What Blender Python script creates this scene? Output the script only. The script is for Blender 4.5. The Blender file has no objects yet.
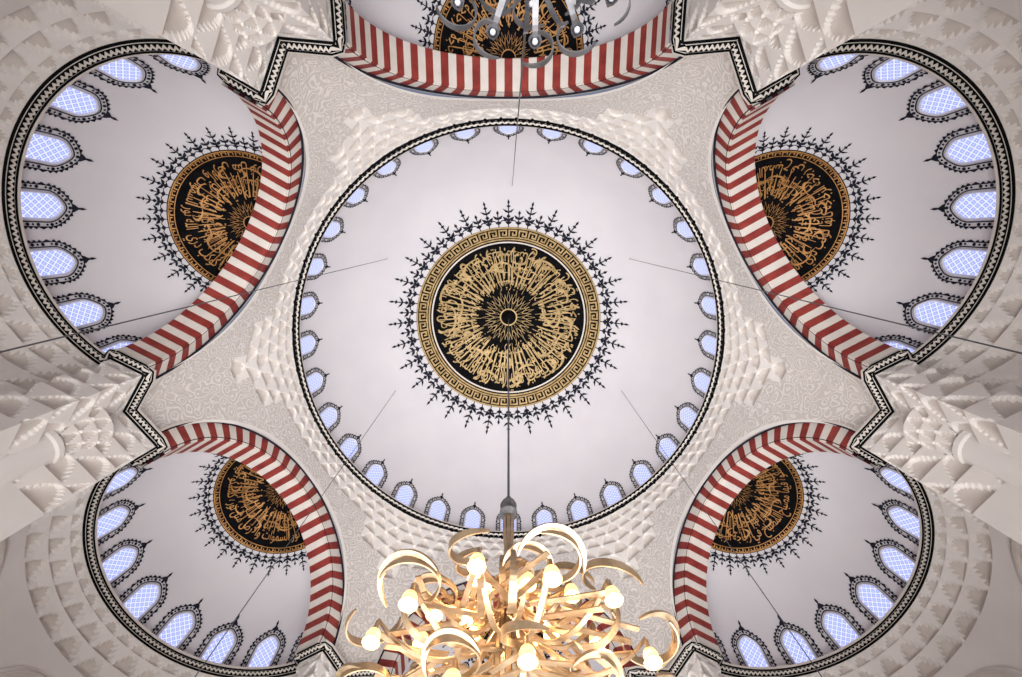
import bpy, bmesh, math, random
from math import *
from mathutils import Vector, Matrix
random.seed(4)
EYE=1.5
Rr=10.0; h=13.54+EYE; hr=21.0+EYE; rise=8.43
Rc=11.82; A=Rc*sqrt(3)/2
T0=.45; DEP=1.0; RS=4.96; RIN=4.18; REX=4.86; HW=4.55
CAMY=-5.484

# ------------------------------------------------------------ materials
def newmat(name):
    m=bpy.data.materials.new(name); m.use_nodes=True
    nt=m.node_tree; b=nt.nodes['Principled BSDF']
    return m,nt,b
def plain(name,col,rough=.6,metal=0,em=None,es=0,spec=.5):
    m,nt,b=newmat(name)
    b.inputs['Base Color'].default_value=(*col,1); b.inputs['Roughness'].default_value=rough
    b.inputs['Metallic'].default_value=metal; b.inputs['Specular IOR Level'].default_value=spec
    if em: 
        b.inputs['Emission Color'].default_value=(*em,1); b.inputs['Emission Strength'].default_value=es
    return m
def noisy(name,c1,c2,scale=3,rough=.7,bump=0,detail=6,metal=0,bscale=None,spec=.3):
    m,nt,b=newmat(name)
    tc=nt.nodes.new('ShaderNodeTexCoord'); n=nt.nodes.new('ShaderNodeTexNoise')
    n.inputs['Scale'].default_value=scale; n.inputs['Detail'].default_value=detail
    r=nt.nodes.new('ShaderNodeValToRGB')
    r.color_ramp.elements[0].position=.35; r.color_ramp.elements[1].position=.65
    r.color_ramp.elements[0].color=(*c1,1); r.color_ramp.elements[1].color=(*c2,1)
    nt.links.new(tc.outputs['Object'],n.inputs['Vector']); nt.links.new(n.outputs['Fac'],r.inputs['Fac'])
    nt.links.new(r.outputs['Color'],b.inputs['Base Color'])
    b.inputs['Roughness'].default_value=rough; b.inputs['Metallic'].default_value=metal
    b.inputs['Specular IOR Level'].default_value=spec
    return m
def carved(name,c1,c2,scale=1.9):
    """carved arabesque relief: rosettes of concentric petals"""
    m,nt,b=newmat(name); L=nt.links.new
    tc=nt.nodes.new('ShaderNodeTexCoord')
    nz=nt.nodes.new('ShaderNodeTexNoise'); nz.inputs['Scale'].default_value=1.6
    mx=nt.nodes.new('ShaderNodeVectorMath'); mx.operation='MULTIPLY_ADD'; mx.inputs[1].default_value=(.55,.55,.55)
    L(tc.outputs['Object'],nz.inputs['Vector']); L(nz.outputs['Color'],mx.inputs[0]); L(tc.outputs['Object'],mx.inputs[2])
    v=nt.nodes.new('ShaderNodeTexVoronoi'); v.feature='F1'; v.inputs['Scale'].default_value=scale
    L(mx.outputs[0],v.inputs['Vector'])
    s=nt.nodes.new('ShaderNodeMath'); s.operation='MULTIPLY'; s.inputs[1].default_value=24
    sn=nt.nodes.new('ShaderNodeMath'); sn.operation='SINE'
    L(v.outputs['Distance'],s.inputs[0]); L(s.outputs[0],sn.inputs[0])
    r=nt.nodes.new('ShaderNodeValToRGB'); r.color_ramp.elements[0].position=.0; r.color_ramp.elements[1].position=.8
    r.color_ramp.elements[0].color=(*c2,1); r.color_ramp.elements[1].color=(*c1,1)
    L(sn.outputs[0],r.inputs['Fac']); L(r.outputs['Color'],b.inputs['Base Color'])
    bp=nt.nodes.new('ShaderNodeBump'); bp.inputs['Strength'].default_value=.5; bp.inputs['Distance'].default_value=.04
    L(r.outputs['Color'],bp.inputs['Height']); L(bp.outputs['Normal'],b.inputs['Normal'])
    b.inputs['Roughness'].default_value=.75; b.inputs['Specular IOR Level'].default_value=.3
    return m
M={}
M['plaster']=noisy('dome_plaster',(.72,.705,.745),(.76,.745,.78),.4,.8)
M['wall']=noisy('wall_plaster',(.78,.75,.725),(.84,.81,.785),.6,.75)
M['muq']=noisy('muqarnas_stone',(.83,.795,.765),(.90,.865,.835),.9,.75)
M['muq2']=noisy('niche_tint_and_shade',(.63,.58,.54),(.73,.68,.64),1.5,.75)  # grey-beige infill that also paints shade into muqarnas recesses; tints blind-arch frames too
M['carved']=carved('carved_arabesque',(.82,.785,.755),(.64,.60,.57),2.4)
M['red']=noisy('red_voussoir',(.22,.026,.022),(.33,.048,.037),2,.6)
M['cream']=noisy('cream_voussoir',(.70,.65,.60),(.78,.73,.68),2,.6)
M['black']=noisy('black_paint',(.003,.003,.004),(.007,.007,.008),4,.8,spec=.05)
M['ink']=noisy('ink_stencil',(.012,.012,.022),(.03,.03,.045),4,.8,spec=.1)
M['gold']=noisy('gold_leaf',(.36,.25,.105),(.60,.43,.21),3,.5,metal=.2)
M['orange']=noisy('orange_gold_leaf',(.32,.15,.042),(.54,.28,.09),3,.5,metal=.2)
M['frame']=plain('window_frame_plaster',(.74,.74,.82),.6)
M['steel']=plain('steel_cable',(.10,.10,.11),.4,.6)
M['silver']=noisy('dull_silver',(.13,.13,.14),(.25,.25,.27),5,.55,metal=.7)
M['brass']=noisy('champagne_brass',(.34,.245,.15),(.54,.41,.275),5,.40,metal=.7)
M['carpet']=noisy('carpet',(.19,.14,.12),(.25,.19,.16),2,.9)
M['bulb']=plain('glowing_bulb',(1,.9,.7),.3,0,(1,.80,.48),20)
M['tulip']=plain('tulip_glass',(.9,.6,.3),.2,0,(1,.52,.17),2.0)
def glass_mat():
    m,nt,b=newmat('window_lattice_glass')
    uv=nt.nodes.new('ShaderNodeTexCoord')
    v=nt.nodes.new('ShaderNodeTexVoronoi'); v.feature='DISTANCE_TO_EDGE'; v.inputs['Scale'].default_value=1
    v.inputs['Randomness'].default_value=0
    mp=nt.nodes.new('ShaderNodeMapping'); mp.inputs['Rotation'].default_value=(0,0,radians(45)); mp.inputs['Scale'].default_value=(6.6,6.6,6.6)
    nt.links.new(uv.outputs['UV'],mp.inputs['Vector']); nt.links.new(mp.outputs[0],v.inputs['Vector'])
    r=nt.nodes.new('ShaderNodeValToRGB'); r.color_ramp.elements[0].position=.10; r.color_ramp.elements[1].position=.17
    r.color_ramp.elements[0].color=(.66,.68,.90,1); r.color_ramp.elements[1].color=(.18,.23,.70,1)
    e=r.color_ramp.elements.new(.42); e.color=(.46,.54,.98,1)
    nt.links.new(v.outputs['Distance'],r.inputs['Fac'])
    nt.links.new(r.outputs['Color'],b.inputs['Emission Color']); b.inputs['Emission Strength'].default_value=1.2
    b.inputs['Base Color'].default_value=(.1,.12,.2,1)
    return m
M['glass']=glass_mat()

# ------------------------------------------------------------ mesh builder
class MB:
    def __init__(s,name): s.n=name; s.v=[]; s.f=[]; s.m=[]; s.mats=[]; s.uv={}
    def mi(s,k):
        if k not in s.mats: s.mats.append(k)
        return s.mats.index(k)
    def add(s,vs,fs,k,uvs=None):
        o=len(s.v); s.v.extend([tuple(p) for p in vs]); i=s.mi(k)
        for f in fs: 
            if uvs: s.uv[len(s.f)]=[uvs[j] for j in f]
            s.f.append([o+j for j in f]); s.m.append(i)
    def grid(s,rows,k,close=False,matf=None):
        o=len(s.v); nr=len(rows); nc=len(rows[0])
        for r in rows: s.v.extend([tuple(p) for p in r])
        for i in range(nr-1):
            for j in range(nc if close else nc-1):
                jj=(j+1)%nc
                kk=matf(i,j) if matf else k
                if kk is None: continue
                s.f.append([o+i*nc+j,o+i*nc+jj,o+(i+1)*nc+jj,o+(i+1)*nc+j]); s.m.append(s.mi(kk))
    def make(s,smooth=False,parent=None,weld=False):
        me=bpy.data.meshes.new(s.n); me.from_pydata(s.v,[],s.f)
        for k in s.mats: me.materials.append(M[k])
        me.polygons.foreach_set('material_index',s.m)
        if s.uv:
            ul=me.uv_layers.new(name='UVMap')
            for pi,us in s.uv.items():
                p=me.polygons[pi]
                for li,u in zip(p.loop_indices,us): ul.data[li].uv=u
        if smooth: me.polygons.foreach_set('use_smooth',[True]*len(me.polygons))
        me.update()
        ob=bpy.data.objects.new(s.n,me); bpy.context.scene.collection.objects.link(ob)
        if parent: ob.parent=parent
        return ob
def lathe(mb,prof,k,seg=24,c=(0,0,0)):
    rows=[[(c[0]+r*cos(2*pi*j/seg),c[1]+r*sin(2*pi*j/seg),c[2]+z) for j in range(seg)] for r,z in prof]
    mb.grid(rows,k,close=True)

# ------------------------------------------------------------ surfaces maps (r,theta / u,v -> 3d)
def dome_pt(rho,az,off=0):
    rho=min(rho,Rr*.9999); q=sqrt(1-(rho/Rr)**2); z=rise*q
    n=Vector((rho*cos(az)/Rr**2,rho*sin(az)/Rr**2,z/rise**2)).normalized()
    return Vector((rho*cos(az),rho*sin(az),hr+z))-n*off
def dome_uv(az0,u,v,off):        # v = height above rim
    rho=Rr*sqrt(max(0,1-(v/rise)**2)); return dome_pt(rho,az0+u/rho,off)
def side_frame(k):
    a=radians(30+60*k); n=Vector((cos(a),sin(a),0)); t=Vector((-sin(a),cos(a),0)); return n,t
def semi_uv(k,az0,u,v,off):
    n,t=side_frame(k); el=v/RS; az=az0+u/(RS*cos(el)); r=RS-off
    return n*(A+T0)+Vector((0,0,h))+(n*cos(az)*cos(el)+t*sin(az)*cos(el)+Vector((0,0,1))*sin(el))*r
MEDPHI=radians(9)
def semi_polar(k,be,az,off):
    n,t=side_frame(k); Z=Vector((0,0,1))
    ax=n*sin(MEDPHI)+Z*cos(MEDPHI); e1=n*cos(MEDPHI)-Z*sin(MEDPHI)
    d=ax*cos(be)+(e1*cos(az)+t*sin(az))*sin(be)
    return n*(A+T0)+Vector((0,0,h))+d*(RS-off)

# ------------------------------------------------------------ arabic text
F={0x627:(0xFE8D,1),0x628:(0xFE8F,3),0x629:(0xFE93,1),0x62A:(0xFE95,3),0x62B:(0xFE99,3),0x62C:(0xFE9D,3),0x62D:(0xFEA1,3),0x62E:(0xFEA5,3),
0x62F:(0xFEA9,1),0x630:(0xFEAB,1),0x631:(0xFEAD,1),0x632:(0xFEAF,1),0x633:(0xFEB1,3),0x634:(0xFEB5,3),0x635:(0xFEB9,3),0x636:(0xFEBD,3),
0x637:(0xFEC1,3),0x638:(0xFEC5,3),0x639:(0xFEC9,3),0x63A:(0xFECD,3),
0x641:(0xFED1,3),0x642:(0xFED5,3),0x643:(0xFED9,3),0x644:(0xFEDD,3),0x645:(0xFEE1,3),0x646:(0xFEE5,3),0x647:(0xFEE9,3),0x648:(0xFEED,1),0x64A:(0xFEF1,3)}
def shape(txt):
    out=[]
    for w in txt.split():
        i=0; prev=False; r=''
        while i<len(w):
            c=ord(w[i])
            if c==0x644 and i+1<len(w) and ord(w[i+1])==0x627:
                r+=chr(0xFEFC if prev else 0xFEFB); prev=False; i+=2; continue
            if c not in F: i+=1; continue
            base,d=F[c]; nxt=i+1<len(w)
            if d==3:
                if prev and nxt: r+=chr(base+3)
                elif nxt: r+=chr(base+2)
                elif prev: r+=chr(base+1)
                else: r+=chr(base)
                prev=True
            else:
                r+=chr(base+1 if prev else base); prev=False
            i+=1
        out.append(r[::-1])
    return ' '.join(out[::-1])
def text_mesh(body):
    cu=bpy.data.curves.new('t','FONT'); cu.body=body; cu.resolution_u=2; cu.fill_mode='FRONT'; cu.offset=.002
    ob=bpy.data.objects.new('t',cu); bpy.context.scene.collection.objects.link(ob)
    bpy.context.view_layer.update()
    me=ob.evaluated_get(bpy.context.evaluated_depsgraph_get()).to_mesh()
    vs=[(v.co.x,v.co.y) for v in me.vertices]; fs=[list(p.vertices) for p in me.polygons]
    ob.evaluated_get(bpy.context.evaluated_depsgraph_get()).to_mesh_clear()
    bpy.data.objects.remove(ob)
    x0=min(v[0] for v in vs);x1=max(v[0] for v in vs);y0=min(v[1] for v in vs);y1=max(v[1] for v in vs)
    return [((x-x0)/(x1-x0),(y-y0)/(y1-y0)) for x,y in vs],fs
T1=text_mesh(shape('الله نور السموات والارض مثل نوره كمشكوة فيها مصباح المصباح في زجاجة الزجاجة كانها كوكب دري'))
T2=text_mesh(shape('يوقد من شجرة مباركة زيتونة لا شرقية ولا غربية'))
T3=text_mesh(shape('بسم الله الرحمن الرحيم قل هو الله احد'))

def ring(mb,P,r0,r1,off,k,seg=96,rows=1,clip=None):
    pts=[[P(r0+(r1-r0)*i/rows,2*pi*j/seg,off) for j in range(seg)] for i in range(rows+1)]
    mb.grid(pts,k,close=True)
def poly(mb,P,az0,pts,off,k,rbase,sc=1.0):
    vs=[]
    for x,y in pts:
        r=rbase+y*sc; vs.append(P(r,az0+x*sc/max(r,.05),off))
    mb.add(vs,[list(range(len(pts)))],k)
def finial(mb,P,az,rb,s,k,off,tall=True):
    L=1.0 if tall else .62
    w=.020
    poly(mb,P,az,[(-w,0),(w,0),(w,L*.95),(-w,L*.95)],off,k,rb,s)
    def dia(y,a,b): poly(mb,P,az,[(0,y-b),(a,y),(0,y+b),(-a,y)],off,k,rb,s)
    dia(.17,.13,.09)
    if tall:
        dia(.42,.085,.09)
        for sg in(-1,1):
            poly(mb,P,az,[(0,.54),(sg*.13,.58),(sg*.24,.72),(sg*.12,.66),(0,.60)],off,k,rb,s)
            poly(mb,P,az,[(0,.22),(sg*.17,.26),(sg*.24,.42),(sg*.11,.37),(0,.31)],off,k,rb,s)
        dia(.80,.09,.06); dia(.95,.05,.11)
    else:
        for sg in(-1,1):
            poly(mb,P,az,[(0,.28),(sg*.14,.33),(sg*.20,.47),(sg*.09,.42),(0,.37)],off,k,rb,s)
        dia(.56,.06,.10)
def textring(mb,P,T,r0,r1,off,k,a0=0.0,reps=1,span=2*pi):
    vs,fs=T
    for q in range(reps):
        out=[]
        for x,y in vs:
            r=r1+(r0-r1)*y
            az=a0+pi/2-(x*.985+q)*span/reps
            out.append(P(r,az,off))
        mb.add(out,fs,k)
def medallion(name,P,goldk,n_f,Ts,clipf=None,fr=.24,meander=True,nal=40):
    mb=MB(name)
    ring(mb,P,.0005,1.0,.03,'black',96,10)
    if meander:
        ring(mb,P,.985,1.0,.05,goldk); ring(mb,P,.865,.88,.05,goldk)
        n=56
        for i in range(n):
            az=2*pi*i/n
            def seg(x0,y0,x1,y1):
                vs=[P(.89+.085*y,az+x*2*pi/n,.05) for x,y in((x0,y0),(x1,y0),(x1,y1),(x0,y1))]
                mb.add(vs,[[0,1,2,3]],goldk)
            seg(.0,0,.15,1); seg(0,.82,.85,1); seg(.70,.25,.85,1); seg(.35,.25,.85,.43); seg(.35,.25,.50,.65); seg(.0,0,1.0,.16)
        ring(mb,P,.835,.85,.05,'cream'); 
    else:
        ring(mb,P,.975,.99,.05,goldk); ring(mb,P,.91,.92,.05,goldk)
        n=64
        for i in range(n):
            az=2*pi*i/n
            def seg(x0,y0,x1,y1):
                vs=[P(.925+.045*y,az+x*2*pi/n,.05) for x,y in((x0,y0),(x1,y0),(x1,y1),(x0,y1))]
                mb.add(vs,[[0,1,2,3]],goldk)
            seg(.0,0,.18,1); seg(0,.8,.8,1); seg(.62,.3,.8,1)
    for (T,r0,r1,reps,a0) in Ts: textring(mb,P,T,r0,r1,.06,goldk,a0,reps)
    rg=random.Random(7)
    for i in range(nal):
        az=2*pi*(i+rg.uniform(-.25,.25))/nal
        ra=rg.uniform(.33,.45); rb=rg.uniform(.66,.8); w=.009
        mb.add([P(ra,az-w*.6/ra,.06),P(ra+.02,az+w*1.6/ra,.06),P(rb,az+w*.5/rb,.06),P(rb,az-w*.5/rb,.06)],[[0,1,2,3]],goldk)
    for i in range(nal//2):
        az=2*pi*(i+rg.uniform(-.3,.3))/(nal/2); rc=rg.uniform(.45,.74); R=rg.uniform(.05,.10); s0=rg.uniform(0,6.28); N=12; ang=rg.uniform(2.4,4.2)
        o=[];inn=[]
        for q in range(N+1):
            t=s0+ang*q/N; w=.012*sin(pi*q/N)+.002
            for lst,rr in((o,R+w),(inn,R-w)):
                lst.append(P(rc+rr*.8*sin(t),az+rr*1.5*cos(t)/rc,.06))
        mb.grid([o,inn],goldk)
    n=20
    for i in range(n):
        az=2*pi*i/n
        for (x0,y0,x1,y1) in((0,.10,.5,.20),(.5,.20,0,.30),(0,.30,-.5,.20),(-.5,.20,0,.10),(0,.16,.9,.26),(0,.16,-.9,.26)):
            dx=2*pi/n*.62
            a=P(y0-.007,az+x0*dx,.06);b=P(y0+.007,az+x0*dx,.06);c=P(y1+.007,az+x1*dx,.06);d=P(y1-.007,az+x1*dx,.06)
            mb.add([a,b,c,d],[[0,1,2,3]],goldk)
    ring(mb,P,.085,.10,.06,goldk,48)
    for i in range(n_f):
        finial(mb,P,2*pi*i/n_f,1.0,fr,'ink',.03,True)
        finial(mb,P,2*pi*(i+.5)/n_f,1.0,fr,'ink',.03,False)
    ns=n_f*2
    for i in range(ns):
        az=2*pi*(i)/ns
        for q in range(6):
            a=az+2*pi/ns*q/6; b=az+2*pi/ns*(q+1)/6
            ya=1.025+.035*sin(pi*q/6); yb=1.025+.035*sin(pi*(q+1)/6)
            mb.add([P(ya,a,.03),P(ya+.010,a,.03),P(yb+.010,b,.03),P(yb,b,.03)],[[0,1,2,3]],'ink')
    if clipf:
        nf=[];nm=[]
        for f,m in zip(mb.f,mb.m):
            if all(clipf(mb.v[i]) for i in f): nf.append(f);nm.append(m)
        mb.f=nf; mb.m=nm
    return mb.make()

# ------------------------------------------------------------ main dome
mb=MB('ceiling_dome')
mb.grid([[dome_pt(Rr*sin(pi/2*i/40)+1e-4,2*pi*j/160) for j in range(160)] for i in range(41)],'plaster',close=True)
mb.make(smooth=True)
MR=5.66
Pm=lambda r,az,off: dome_pt(r*MR,az,off)
medallion('dome_calligraphy_medallion',Pm,'gold',32,[(T1,.63,.83,1,0),(T1,.46,.66,1,2.6),(T1,.30,.50,1,.6),(T2,.50,.80,2,1.9)],fr=.25,nal=64)

# ------------------------------------------------------------ windows
def window(name,W,w,hh,v0,g=1.0):
    mb=MB(name)
    def outline(g,N=14):
        hw=w/2+g; pts=[(-hw,v0-min(g,.1))]
        straight=v0+hh-w/2
        for i in range(1,5): pts.append((-hw,v0-min(g,.1)+(straight-v0)*i/5))
        for i in range(N+1):
            a=pi-pi*i/N; pts.append((hw*cos(a),straight+hw*sin(a)*(1+.16*sin(a)**8)))
        for i in range(4,0,-1): pts.append((hw,v0-min(g,.1)+(straight-v0)*i/5))
        pts.append((hw,v0-min(g,.1)))
        return pts
    p0=outline(0)
    mb.add([W(u,v,.03) for u,v in p0],[list(range(len(p0)))],'glass',uvs=p0)
    def strip(a,b,oa,ob_,k,closed=True):
        n=len(a); vs=[W(u,v,oa) for u,v in a]+[W(u,v,ob_) for u,v in b]
        mb.add(vs,[[i,(i+1)%n,n+(i+1)%n,n+i] for i in range(n if closed else n-1)],k)
    strip(p0,outline(.04),.03,.07,'frame'); strip(outline(.04),outline(.08),.07,.02,'frame')
    strip(outline(.085*g),outline(.115*g),.03,.03,'ink',False)
    o=outline(.165*g)
    for i,(u,v) in enumerate(o):
        r=(.03 if i%2 else .045)*g
        mb.add([W(u+r*cos(q*pi/3),v+r*sin(q*pi/3),.03) for q in range(6)],[list(range(6))],'ink')
    o1=outline(.21*g);o2=outline(.23*g)
    strip(o1,o2,.03,.03,'ink',False)
    for i in range(0,len(o2)-1):
        (u0,v0_),(u1,v1_)=o2[i],o2[i+1]; um,vm=(u0+u1)/2,(v0_+v1_)/2
        du,dv=u1-u0,v1_-v0_; L=hypot(du,dv); nx,ny=-dv/L,du/L; e=.06*g
        mb.add([W(u0,v0_,.03),W(u1,v1_,.03),W(um+nx*e,vm+ny*e,.03)],[[0,1,2]],'ink')
    tp=v0+hh+.25*g
    for pts in([(0,0),(.10,.08),(0,.2),(-.10,.08)],[(-.02,.15),(.02,.15),(.035,.26),(0,.36),(-.035,.26)]):
        mb.add([W(u*g,tp+v*g,.03) for u,v in pts],[list(range(len(pts)))],'ink')
    return mb.make()
wn=0
for i in range(32):
    az=pi/2+2*pi*i/32
    wn+=1; window('window_%d'%wn,lambda u,v,o,az=az: dome_uv(az,u,v,o),.74,1.2,.42,1.15)
for k in range(6):
    for i in range(9):
        az=radians(20*(i-4)); wn+=1
        window('window_%d'%wn,lambda u,v,o,az=az,k=k: semi_uv(k,az,u,v,o),.72,1.08,.32,1.2)

# ------------------------------------------------------------ semidomes
XC=DEP-T0
for k in range(6):
    n,t=side_frame(k)
    mb=MB('ceiling_semidome'); rows=[]
    th0=asin(XC/RS)
    for i in range(33):
        al=th0+(pi/2-th0)*i/32
        x=RS*sin(al); rr=RS*cos(al)
        rows.append([n*(A+T0+x)+t*(rr*cos(pi*j/48))+Vector((0,0,h+rr*sin(pi*j/48))) for j in range(49)])
    mb.grid(rows,'plaster'); mb.make(smooth=True)
    Ps=lambda r,az,off,k=k: semi_polar(k,r*radians(31.5),az,off)
    def clipf(p,n=n): return Vector(p).dot(n)>A+DEP-.12
    medallion('semidome_calligraphy_medallion',Ps,'orange',28,[(T1,.66,.89,1,1+k),(T1,.46,.70,1,2.2+k),(T2,.32,.52,1,.4)],clipf,.31,False,48)

# ------------------------------------------------------------ striped arches
NV=47
for k in range(6):
    n,t=side_frame(k)
    mb=MB('striped_arch')
    def pt(r,a,x): return n*(A+x)+t*(r*cos(a))+Vector((0,0,h+r*sin(a)))
    for i in range(NV):
        a0=pi*i/NV;a1=pi*(i+1)/NV; kk='red' if i%2 else 'cream'
        am=(a0+a1)/2
        prof=[(REX,-.05),(RIN+.05,-.05),(RIN+.05,-.01),(RIN,-.01),(RIN,DEP-.03),(RIN+.03,DEP),(RS+.15,DEP)]
        mb.grid([[pt(r,a0,x) for r,x in prof],[pt(r,am,x) for r,x in prof],[pt(r,a1,x) for r,x in prof]],kk)
    prof=[(REX,-.05),(REX+.01,-.12),(REX+.10,-.12),(REX+.12,.2)]
    mb.grid([[pt(r,pi*i/64,x) for r,x in prof] for i in range(65)],'cream')
    for (ra,xa,rb,xb) in((REX-.03,-.06,REX+.012,-.125),(RIN+.055,-.056,RIN+.085,-.056)):
        mb.grid([[pt(ra,pi*i/64,xa),pt(rb,pi*i/64,xb)] for i in range(65)],'ink')
    mb.make()

# ------------------------------------------------------------ pendentive zone with muqarnas
def cell(u,v):
    """muqarnas niche recess: pointed hood, 0(edge)..1(deep)"""
    x=abs(2*(u%1)-1)/.86
    if x>=1: return 0.0
    top=.92*(1-x**1.8)
    if v>=top: return 0.0
    return (1-x*x)**.5*sqrt(max(0,1-(v/top)**2.5)) if top>0 else 0
mb=MB('ceiling_pendentive_muqarnas')
NB=260
TI=[];st=.05
for hh_,cells,dep in((.42,96,.15),(.48,96,.18),(.52,84,.20),(.56,84,.21),(.60,72,.22),(.65,72,.22),(.7,66,.22)):
    TI.append((st,hh_,cells,dep)); st+=hh_
for k in range(6):
    n,t=side_frame(k)
    xs=[-Rc/2+(Rc/2-REX)*i/24 for i in range(24)]+[-REX*cos(pi*i/NB) for i in range(NB+1)]+[REX+(Rc/2-REX)*i/24 for i in range(1,25)]
    NRW=130
    rows=[[] for _ in range(NRW+1)]; kinds=[[] for _ in range(NRW+1)]
    a0=radians(30+60*k)
    for x in xs:
        zb=h+(sqrt(max(0,REX**2-x*x)) if abs(x)<REX else 0)
        ph=atan2(x,A)
        for i in range(NRW+1):
            z=zb+(hr-zb)*i/NRW
            s=(z-h)/(hr-h); w=1-s**1.5
            r=Rr*(1-w)+(A/cos(ph))*w
            d=0; sz=(hr-z); kd='carved'
            edge=max(0,min(1,(z-zb)/.25))
            for ti,(st,hh_,cells,dep) in enumerate(TI):
                if st<=sz<st+hh_:
                    cc=(ph+a0)/(2*pi)*cells+(.5 if ti%2 else 0)
                    pc=((floor(cc)+.5-(.5 if ti%2 else 0))/cells*2*pi-a0)
                    pc=(pc+pi)%(2*pi)-pi
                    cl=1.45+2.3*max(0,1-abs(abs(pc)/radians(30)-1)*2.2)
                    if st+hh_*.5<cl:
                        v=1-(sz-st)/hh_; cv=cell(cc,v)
                        d=dep*cv*edge; kd='muq2' if cv*edge>.45 else 'muq'  # deep niche faces get the darker tone as painted recess shade
            if sz<.05: kd='muq'
            if kd=='carved' and (z-zb)<.22: kd='muq'
            rr=r+d
            rows[i].append(Vector((rr*cos(ph+a0),rr*sin(ph+a0),z))); kinds[i].append(kd)
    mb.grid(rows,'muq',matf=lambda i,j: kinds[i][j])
mb.make()

# ------------------------------------------------------------ plan outline
def outline_path():
    P=[]
    for k in range(6):
        n,t=side_frame(k); L=[]
        cor=n*A+t*(-Rc/2); cor=cor*(1+.14/cor.length)
        L=[(cor,0.0)]
        L.append((n*A+t*(-HW),0)); L.append((n*(A+DEP)+t*(-HW),0.0))
        r=RS; al=acos(XC/r)
        L.append((n*(A+DEP)+t*(-r*sin(al)),0.1))
        N=60
        for i in range(1,N): 
            a=-al+2*al*i/N
            L.append((n*(A+T0+r*cos(a))+t*(r*sin(a)),min(1,(1-abs(a/al))*5)))
        L.append((n*(A+DEP)+t*(r*sin(al)),0.1)); L.append((n*(A+DEP)+t*HW,0)); L.append((n*A+t*HW,0))
        P+=L
    return P
raw=outline_path()
def resample(raw,step):
    out=[];n=len(raw)
    for i in range(n):
        a,wa=raw[i];b,wb=raw[(i+1)%n]; L=(b-a).length; m=max(1,round(L/step))
        for j in range(m): out.append((a.lerp(b,j/m),wa+(wb-wa)*j/m))
    return out
def normals(path,q=1):
    out=[];n=len(path)
    for i in range(n):
        d=(path[(i+q)%n][0]-path[(i-q)%n][0]); d=Vector((d.y,-d.x,0)).normalized()
        out.append(d)
    return out
def sweep(mb,pth,nr,prof,k,zoff=0):
    rows=[[p+nn*(-d)+Vector((0,0,z)) for (p,_),nn in zip(pth,nr)] for d,z in prof]
    mb.grid(rows,k,close=True)
def border(name,pth,nr,z0,slope_d,slope_z,tooth,lines=((.02,.16),(.24,.36),(.84,.95))):
    mb=MB(name)
    sweep(mb,pth,nr,[(-.05,z0-.05),(0,z0),(slope_d,z0+slope_z),(slope_d,z0+slope_z+.08),(-.02,z0+slope_z+.12)],'cream')
    def at(f,e=.012): return (slope_d*f+e*.6,z0+slope_z*f-e)
    for f0,f1 in lines:
        sweep(mb,pth,nr,[at(f0),at(f1)],'black')
    n=len(pth); i=0
    def q(idx,d,z): return pth[idx][0]+nr[idx]*(-d)+Vector((0,0,z))
    while i<n:
        j=(i+tooth)%n; m=(i+tooth//2)%n
        if (pth[i][0]-pth[j][0]).length<tooth*.2:
            a=at(.32,.02);b=at(.62,.02);c=at(.80,.02)
            mb.add([q(i,*a),q(j,*a),q(m,*b)],[[0,1,2]],'black')
            mb.add([q(i,*b),q((i+1)%n,*c),q((i-1)%n,*c)],[[0,1,2]],'black')
        i+=tooth
    return mb.make()
fine=resample(raw,.07)
border('trim_1',fine,normals(fine,1),h-.08,.30,.14,2,((.0,.22),(.28,.38),(.82,.98)))
NC=720
circ=[(Vector((Rr*1.005*cos(2*pi*i/NC),Rr*1.005*sin(2*pi*i/NC),0)),0) for i in range(NC)]
border('trim_2',circ,normals(circ),hr-.10,.30,.16,3,((.0,.34),(.40,.50),(.78,1.0)))

# ------------------------------------------------------------ walls below the cornice, with muqarnas squinches
path=resample(raw,.07); NP=len(path)
NRM2=normals(path,8)
mb=MB('wall_hall')
arc=[0]
for i in range(1,NP): arc.append(arc[-1]+(path[i][0]-path[i-1][0]).length)
TOT=arc[-1]+(path[0][0]-path[-1][0]).length
zt=h-.06
zs=[zt-3.6*i/100 for i in range(101)]+[zt-3.6-(zt-3.6)*(i+1)/12 for i in range(12)]
rows=[];kin=[]
TW=[];st=0
for hh_,cells,dep in((.30,198,.10),(.55,150,.22),(.60,132,.26),(.65,114,.30),(.70,114,.30),(.80,114,.28)):
    TW.append((st,hh_,cells,dep)); st+=hh_
for z in zs:
    row=[]; dz=zt-z; kr=[]
    for i,(p,w) in enumerate(path):
        d=0; base=.42*w*min(1,dz/1.2); kd='wall'
        ww=min(1,w*1.3)
        for ti,(st,hh_,cells,dep) in enumerate(TW):
            if st<=dz<st+hh_:
                if st<3.6-2.3*ww:
                    v=1-(dz-st)/hh_; cv=cell(arc[i]/TOT*cells+(.5 if ti%2 else 0),v)
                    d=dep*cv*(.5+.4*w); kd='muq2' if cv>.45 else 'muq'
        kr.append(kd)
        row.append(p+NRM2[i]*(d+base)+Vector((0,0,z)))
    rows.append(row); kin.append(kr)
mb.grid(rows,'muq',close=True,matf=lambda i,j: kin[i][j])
mb.make()
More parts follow.
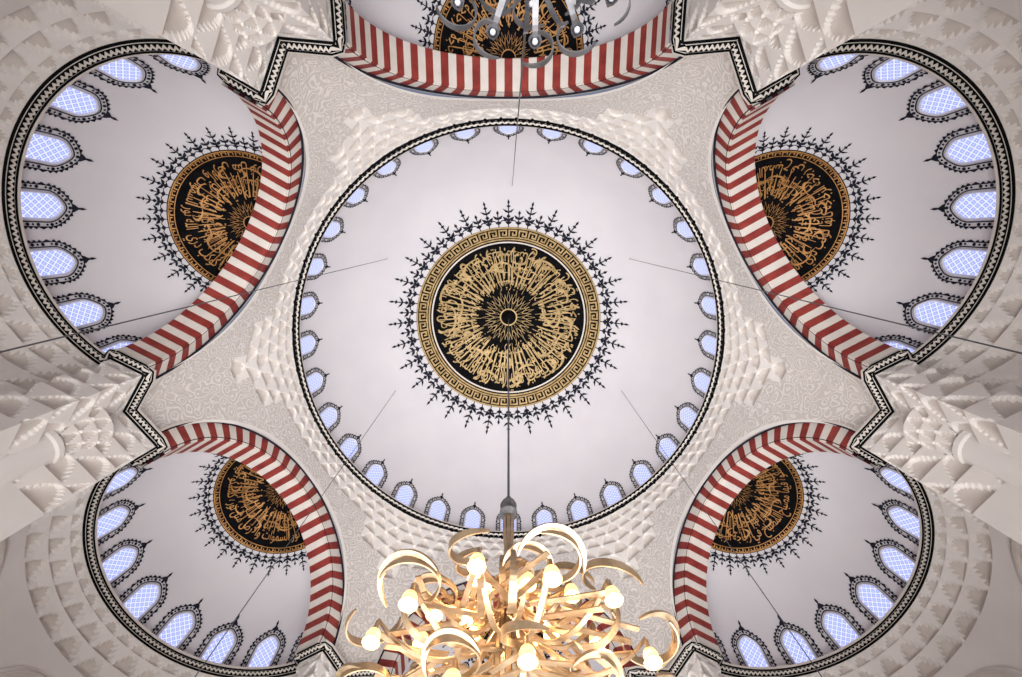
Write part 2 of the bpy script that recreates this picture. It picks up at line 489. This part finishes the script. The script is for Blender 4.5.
# blind arched niches low on the apse walls
for k in range(6):
    n,t=side_frame(k)
    for az in(-52,0,52):
        mb=MB('wall_niche'); az=radians(az); R0=RS+.42
        def W(u,v,o): 
            a=az+u/R0; return n*(A+T0+(R0-o)*cos(a))+t*((R0-o)*sin(a))+Vector((0,0,v))
        def ol(g,w=1.5,v0=h-6.5,top=h-2.4):
            hw=w+g; pts=[(-hw,v0+ (top-w-v0)*i/4) for i in range(4)]
            for i in range(25):
                a=pi-pi*i/24; pts.append((hw*cos(a),top-w+hw*sin(a)*1.0))
            return pts+[(hw,v0+(top-w-v0)*i/4) for i in(3,2,1,0)]
        def st_(a,b,oa,ob_,k_):
            m_=len(a); vs=[W(u,v,oa) for u,v in a]+[W(u,v,ob_) for u,v in b]
            mb.add(vs,[[i,i+1,m_+i+1,m_+i] for i in range(m_-1)],k_)
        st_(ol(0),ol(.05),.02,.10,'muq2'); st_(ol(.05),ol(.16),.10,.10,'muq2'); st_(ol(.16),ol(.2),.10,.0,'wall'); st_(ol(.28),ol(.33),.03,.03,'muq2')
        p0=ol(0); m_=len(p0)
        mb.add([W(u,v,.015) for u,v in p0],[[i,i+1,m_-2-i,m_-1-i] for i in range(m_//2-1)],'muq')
        mb.make()
# pier shafts with stalactite capitals at the six corners
for k in range(6):
    a=radians(60*k); c=((Rc+.35)*cos(a),(Rc+.35)*sin(a),0)
    mb=MB('pier_column')
    ct=h-1.1
    lathe(mb,[(.75,0),(.75,.5),(.55,.7),(.52,ct-1.5),(.58,ct-1.45),(.58,ct-1.3),(.52,ct-1.25)],'wall',32,c)
    rows=[]; N=144; kn=[]
    for i in range(43):
        z=ct-1.25+1.25*i/42; tier=int(i/14.01); v=(i-tier*14)/14
        rows.append([]); kn.append([])
        for j in range(N):
            g=j/N*12+(.5 if tier%2 else 0); cv=cell(g,v)
            r=.58+.08*tier-.10*cv+.03*v
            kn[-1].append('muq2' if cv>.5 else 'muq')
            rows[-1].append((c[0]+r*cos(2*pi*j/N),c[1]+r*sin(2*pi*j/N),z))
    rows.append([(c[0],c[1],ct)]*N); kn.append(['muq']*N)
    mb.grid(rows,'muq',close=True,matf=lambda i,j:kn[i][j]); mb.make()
mb=MB('floor'); N=64
mb.add([(19*cos(2*pi*i/N),19*sin(2*pi*i/N),0) for i in range(N)],[list(range(N))],'carpet'); mb.make()

# ------------------------------------------------------------ chandeliers
def ribbon(mb,c,az,pts,w0,w1,th,k):
    n=len(pts); er=Vector((cos(az),sin(az),0)); et=Vector((-sin(az),cos(az),0)); C=Vector(c)
    rows=[]
    for i,(r,z) in enumerate(pts):
        a=pts[max(0,i-1)];b=pts[min(n-1,i+1)]; dr,dz=b[0]-a[0],b[1]-a[1]; L=hypot(dr,dz) or 1
        nr_,nz=-dz/L,dr/L; f=i/(n-1); w=(w0+(w1-w0)*f)/2
        P0=C+er*r+Vector((0,0,z)); N_=(er*nr_+Vector((0,0,nz)))*th/2
        rows.append([P0-et*w-N_,P0+et*w-N_,P0+et*w+N_,P0-et*w+N_])
    mb.grid(rows,k,close=True)
    mb.add(rows[0],[[0,1,2,3]],k); mb.add(rows[-1],[[3,2,1,0]],k)
def arcpts(cr,cz,R,a0,a1,n=18):
    return [(cr+R*cos(radians(a0+(a1-a0)*i/n)),cz+R*sin(radians(a0+(a1-a0)*i/n))) for i in range(n+1)]
def cat(pts,m=5):
    out=[];n=len(pts)
    for i in range(n-1):
        p0=pts[max(0,i-1)];p1=pts[i];p2=pts[i+1];p3=pts[min(n-1,i+2)]
        for q in range(m):
            t=q/m
            out.append(tuple(.5*((2*b)+(-a+c)*t+(2*a-5*b+4*c-d)*t*t+(-a+3*b-3*c+d)*t**3) for a,b,c,d in zip(p0,p1,p2,p3)))
    return out+[pts[-1]]
def bulb(mb,c,s=1,lit=True):
    lathe(mb,[(.001,.20*s),(.03*s,.19*s),(.035*s,.08*s),(.055*s,.04*s)],'brass' if lit else 'silver',10,c)
    lathe(mb,[(.03*s,.05*s),(.085*s,.01*s),(.105*s,-.05*s),(.09*s,-.10*s),(.125*s,-.16*s)],'tulip' if lit else 'silver',14,c)
    lathe(mb,[(.001,-.03*s),(.03*s,-.05*s),(.052*s,-.09*s),(.05*s,-.14*s),(.03*s,-.18*s),(.001,-.19*s)],'bulb' if lit else 'frame',12,c)
def hcres(mb,c,R,w,a0,a1,tilt_ax,tilt,k,n=28,th=.04):
    """crescent plate: flat tapered C, centred at c"""
    rot=Matrix.Rotation(tilt,3,tilt_ax); o=[];i_=[];o2=[];i2=[]
    for q in range(n+1):
        t=a0+(a1-a0)*q/n; ww=w*sin(pi*q/n)**.8+.008
        for lst,r,z in((o,R,0),(i_,R-ww,0),(i2,R-ww,th),(o2,R,th)):
            lst.append(Vector(c)+rot@Vector((r*cos(t),r*sin(t),z)))
    mb.grid([o,i_,i2,o2,o],k)
def hoop(mb,c,R,hgt,a0,a1,tilt_ax,tilt,k,n=30,spiral=0.0,th=.02):
    """calligraphic band: C-curve whose band stands on edge, tapering at the ends"""
    rot=Matrix.Rotation(tilt,3,tilt_ax); L=[[],[],[],[]]
    for q in range(n+1):
        f=q/n; t=a0+(a1-a0)*f; hh=hgt*(.25+.75*sin(pi*f)**.7)/2; r=R*(1+spiral*f)
        for lst,rr,z in((L[0],r,-hh),(L[1],r+th,-hh),(L[2],r+th,hh),(L[3],r,hh)):
            lst.append(Vector(c)+rot@Vector((rr*cos(t),rr*sin(t),z)))
    mb.grid(L+[L[0]],k)
def bar(mb,a,b,w,k):
    d=(b-a).normalized(); s=d.cross(Vector((0,0,1))).normalized()*w; u=s.cross(d).normalized()*.01
    mb.add([a-s-u,a+s-u,a+s+u,a-s+u,b-s-u,b+s-u,b+s+u,b-s+u],[[0,1,2,3],[4,5,6,7],[0,1,5,4],[1,2,6,5],[2,3,7,6],[3,0,4,7]],k)
def big_chandelier(cx,cy):
    mb=MB('chandelier'); c=(cx,cy,0); E=EYE
    for i in range(8):
        az=2*pi*i/8
        ribbon(mb,c,az,cat([(.06,8.1+E),(.10,7.8+E),(.07,7.0+E),(.13,6.4+E),(.12,5.6+E),(.20,5.0+E),(.16,4.2+E),(.05,3.6+E)]),.07,.07,.02,'brass')
    lathe(mb,[(.001,8.75),(.05,8.72),(.05,8.6),(.14,8.52),(.17,8.42),(.12,8.32),(.17,8.24),(.18,8.15),(.05,8.05),(.05,4.0)],'silver',20,(cx,cy,E))
    for ti,(H,R,N,ph,cr) in enumerate(((5.8,.62,8,.2,.20),(5.3,1.18,11,.35,.28),(4.75,1.78,13,.157,.34),(4.1,1.15,9,.0,.28))):
        for i in range(N):
            az=ph+2*pi*i/N; z=H+E+(.10 if i%2 else -.06)
            er=Vector((cos(az),sin(az),0)); et=Vector((-sin(az),cos(az),0))
            ctr=Vector(c)+er*(R)+Vector((0,0,z)); sg=1 if i%2 else -1
            # open C band curling half-way around the lamp, alternating sides
            hoop(mb,ctr,cr*.8,.11,az+pi-.2*sg,az+pi+3.7*sg,et,radians(14+10*sg),'brass',spiral=.45)
            if i%2==0: hcres(mb,ctr+er*.06+Vector((0,0,-.06)),cr*1.2,.085,az-1.7,az+1.7,et,radians(-20),'brass')
            # arm reaching the lamp
            ribbon(mb,c,az,cat([(.12,z+.30),(R*.25,z+.10),(R*.45,z-.18),(R*.65,z-.26),(R*.85,z-.16),(R,z+.03)]),.09,.05,.02,'brass')
            if ti in(1,2) and i%2: ribbon(mb,c,az+pi/N,arcpts(R*.72,z+.02,cr,-150,90,24),.12,.04,.02,'brass')
            # angular strokes between neighbours (zig-zag bands)
            e2=Vector((cos(az+2*pi/N),sin(az+2*pi/N),0)); e3=Vector((cos(az+pi/N),sin(az+pi/N),0)); C=Vector(c)
            bar(mb,C+er*R*.9+Vector((0,0,z-.12)),C+e3*R*.45+Vector((0,0,z+.22)),.042,'brass')
            bar(mb,C+e3*R*.45+Vector((0,0,z+.22)),C+e2*R*.9+Vector((0,0,z-.12)),.042,'brass')
            bar(mb,C+er*R*.55+Vector((0,0,z+.18)),C+e2*R*.98+Vector((0,0,z+.02)),.036,'brass')
            bulb(mb,(cx+cos(az)*R,cy+sin(az)*R,z-.16),.88)
    lathe(mb,[(.028,8.7),(.028,29.2)],'steel',8,(cx,cy,E))
    lathe(mb,[(.001,28.9),(.30,29.0),(.36,29.2),(.25,29.3)],'black',20,(cx,cy,E))
    return mb.make()
big_chandelier(0,0)
for i,(r,H) in enumerate(((.5,6.1),(1.1,5.4),(1.5,4.6))):
    for q in range(2):
        a=i*1.2+q*pi
        l=bpy.data.lights.new('chandelier_lamp','POINT'); l.energy=50; l.color=(1,.66,.36); l.shadow_soft_size=.12
        o=bpy.data.objects.new('chandelier_lamp',l); o.location=(r*cos(a),r*sin(a),H+EYE-.35); bpy.context.scene.collection.objects.link(o)

def small_mesh():
    mb=MB('ring_chandelier'); c=(0,0,0)
    lathe(mb,[(.001,.6),(.05,.55),(.08,.4),(.04,.3),(.12,.1),(.04,-.1),(.04,-.4),(.08,-.5),(.001,-.6)],'silver',16)
    for (z,R,N,ph) in((.2,.40,8,0),(-.1,.80,14,.2)):
        for i in range(N):
            az=ph+2*pi*i/N; er=Vector((cos(az),sin(az),0)); et=Vector((-sin(az),cos(az),0)); sg=1 if i%2 else -1
            hoop(mb,er*R+Vector((0,0,z)),.13,.07,az+pi,az+pi+3.8*sg,et,radians(20),'silver',16,.4,.012)
            ribbon(mb,c,az,cat([(.05,z-.16),(R*.5,z-.24),(R-.1,z-.16),(R,z-.02)]),.06,.04,.014,'silver')
            ribbon(mb,c,az+.1,cat([(.05,z+.3),(R*.6,z+.2),(R-.1,z)]),.05,.04,.014,'silver')
            bulb(mb,(cos(az)*R,sin(az)*R,z-.05),.45,False)
    return mb
for i in range(6):
    az=radians(30+60*i); x,y=7.8*cos(az),7.8*sin(az)
    H=4.5 if i==4 else 3.0
    mb=small_mesh()
    top=dome_pt(7.8,0).z-(EYE+H)
    lathe(mb,[(.013,.5),(.013,top)],'steel',6)
    ob=mb.make(); ob.location=(x+(.2 if i==4 else 0),y,EYE+H)

# ------------------------------------------------------------ lights
w=bpy.data.worlds.new('World'); bpy.context.scene.world=w; w.use_nodes=True
w.node_tree.nodes['Background'].inputs[0].default_value=(.6,.7,1,1); w.node_tree.nodes['Background'].inputs[1].default_value=.3
l=bpy.data.lights.new('unseen_floor_fill','AREA'); l.shape='DISK'; l.size=16; l.energy=2800; l.color=(1,.978,.958); l.spread=radians(98)  # added fill below the camera, out of view, brightens the domes from the floor
o=bpy.data.objects.new('unseen_floor_fill',l); o.location=(0,0,.15); o.rotation_euler=(pi,0,0); bpy.context.scene.collection.objects.link(o)

# ------------------------------------------------------------ camera
th=.2306
fw=Vector((0,sin(th),cos(th))); dn=Vector((0,cos(th),-sin(th))); rt=Vector((1,0,0))
cam=bpy.data.cameras.new('camera'); co=bpy.data.objects.new('camera',cam); bpy.context.scene.collection.objects.link(co)
up=-dn; mt=Matrix((rt,up,-fw)).transposed().to_4x4(); mt.translation=Vector((0,CAMY,EYE)); co.matrix_world=mt
cam.sensor_width=36; cam.lens=463.5/1022*36; cam.shift_x=2.5/1022; cam.clip_start=.05; cam.clip_end=200
bpy.context.scene.camera=co
bpy.context.scene.view_settings.view_transform='Standard'
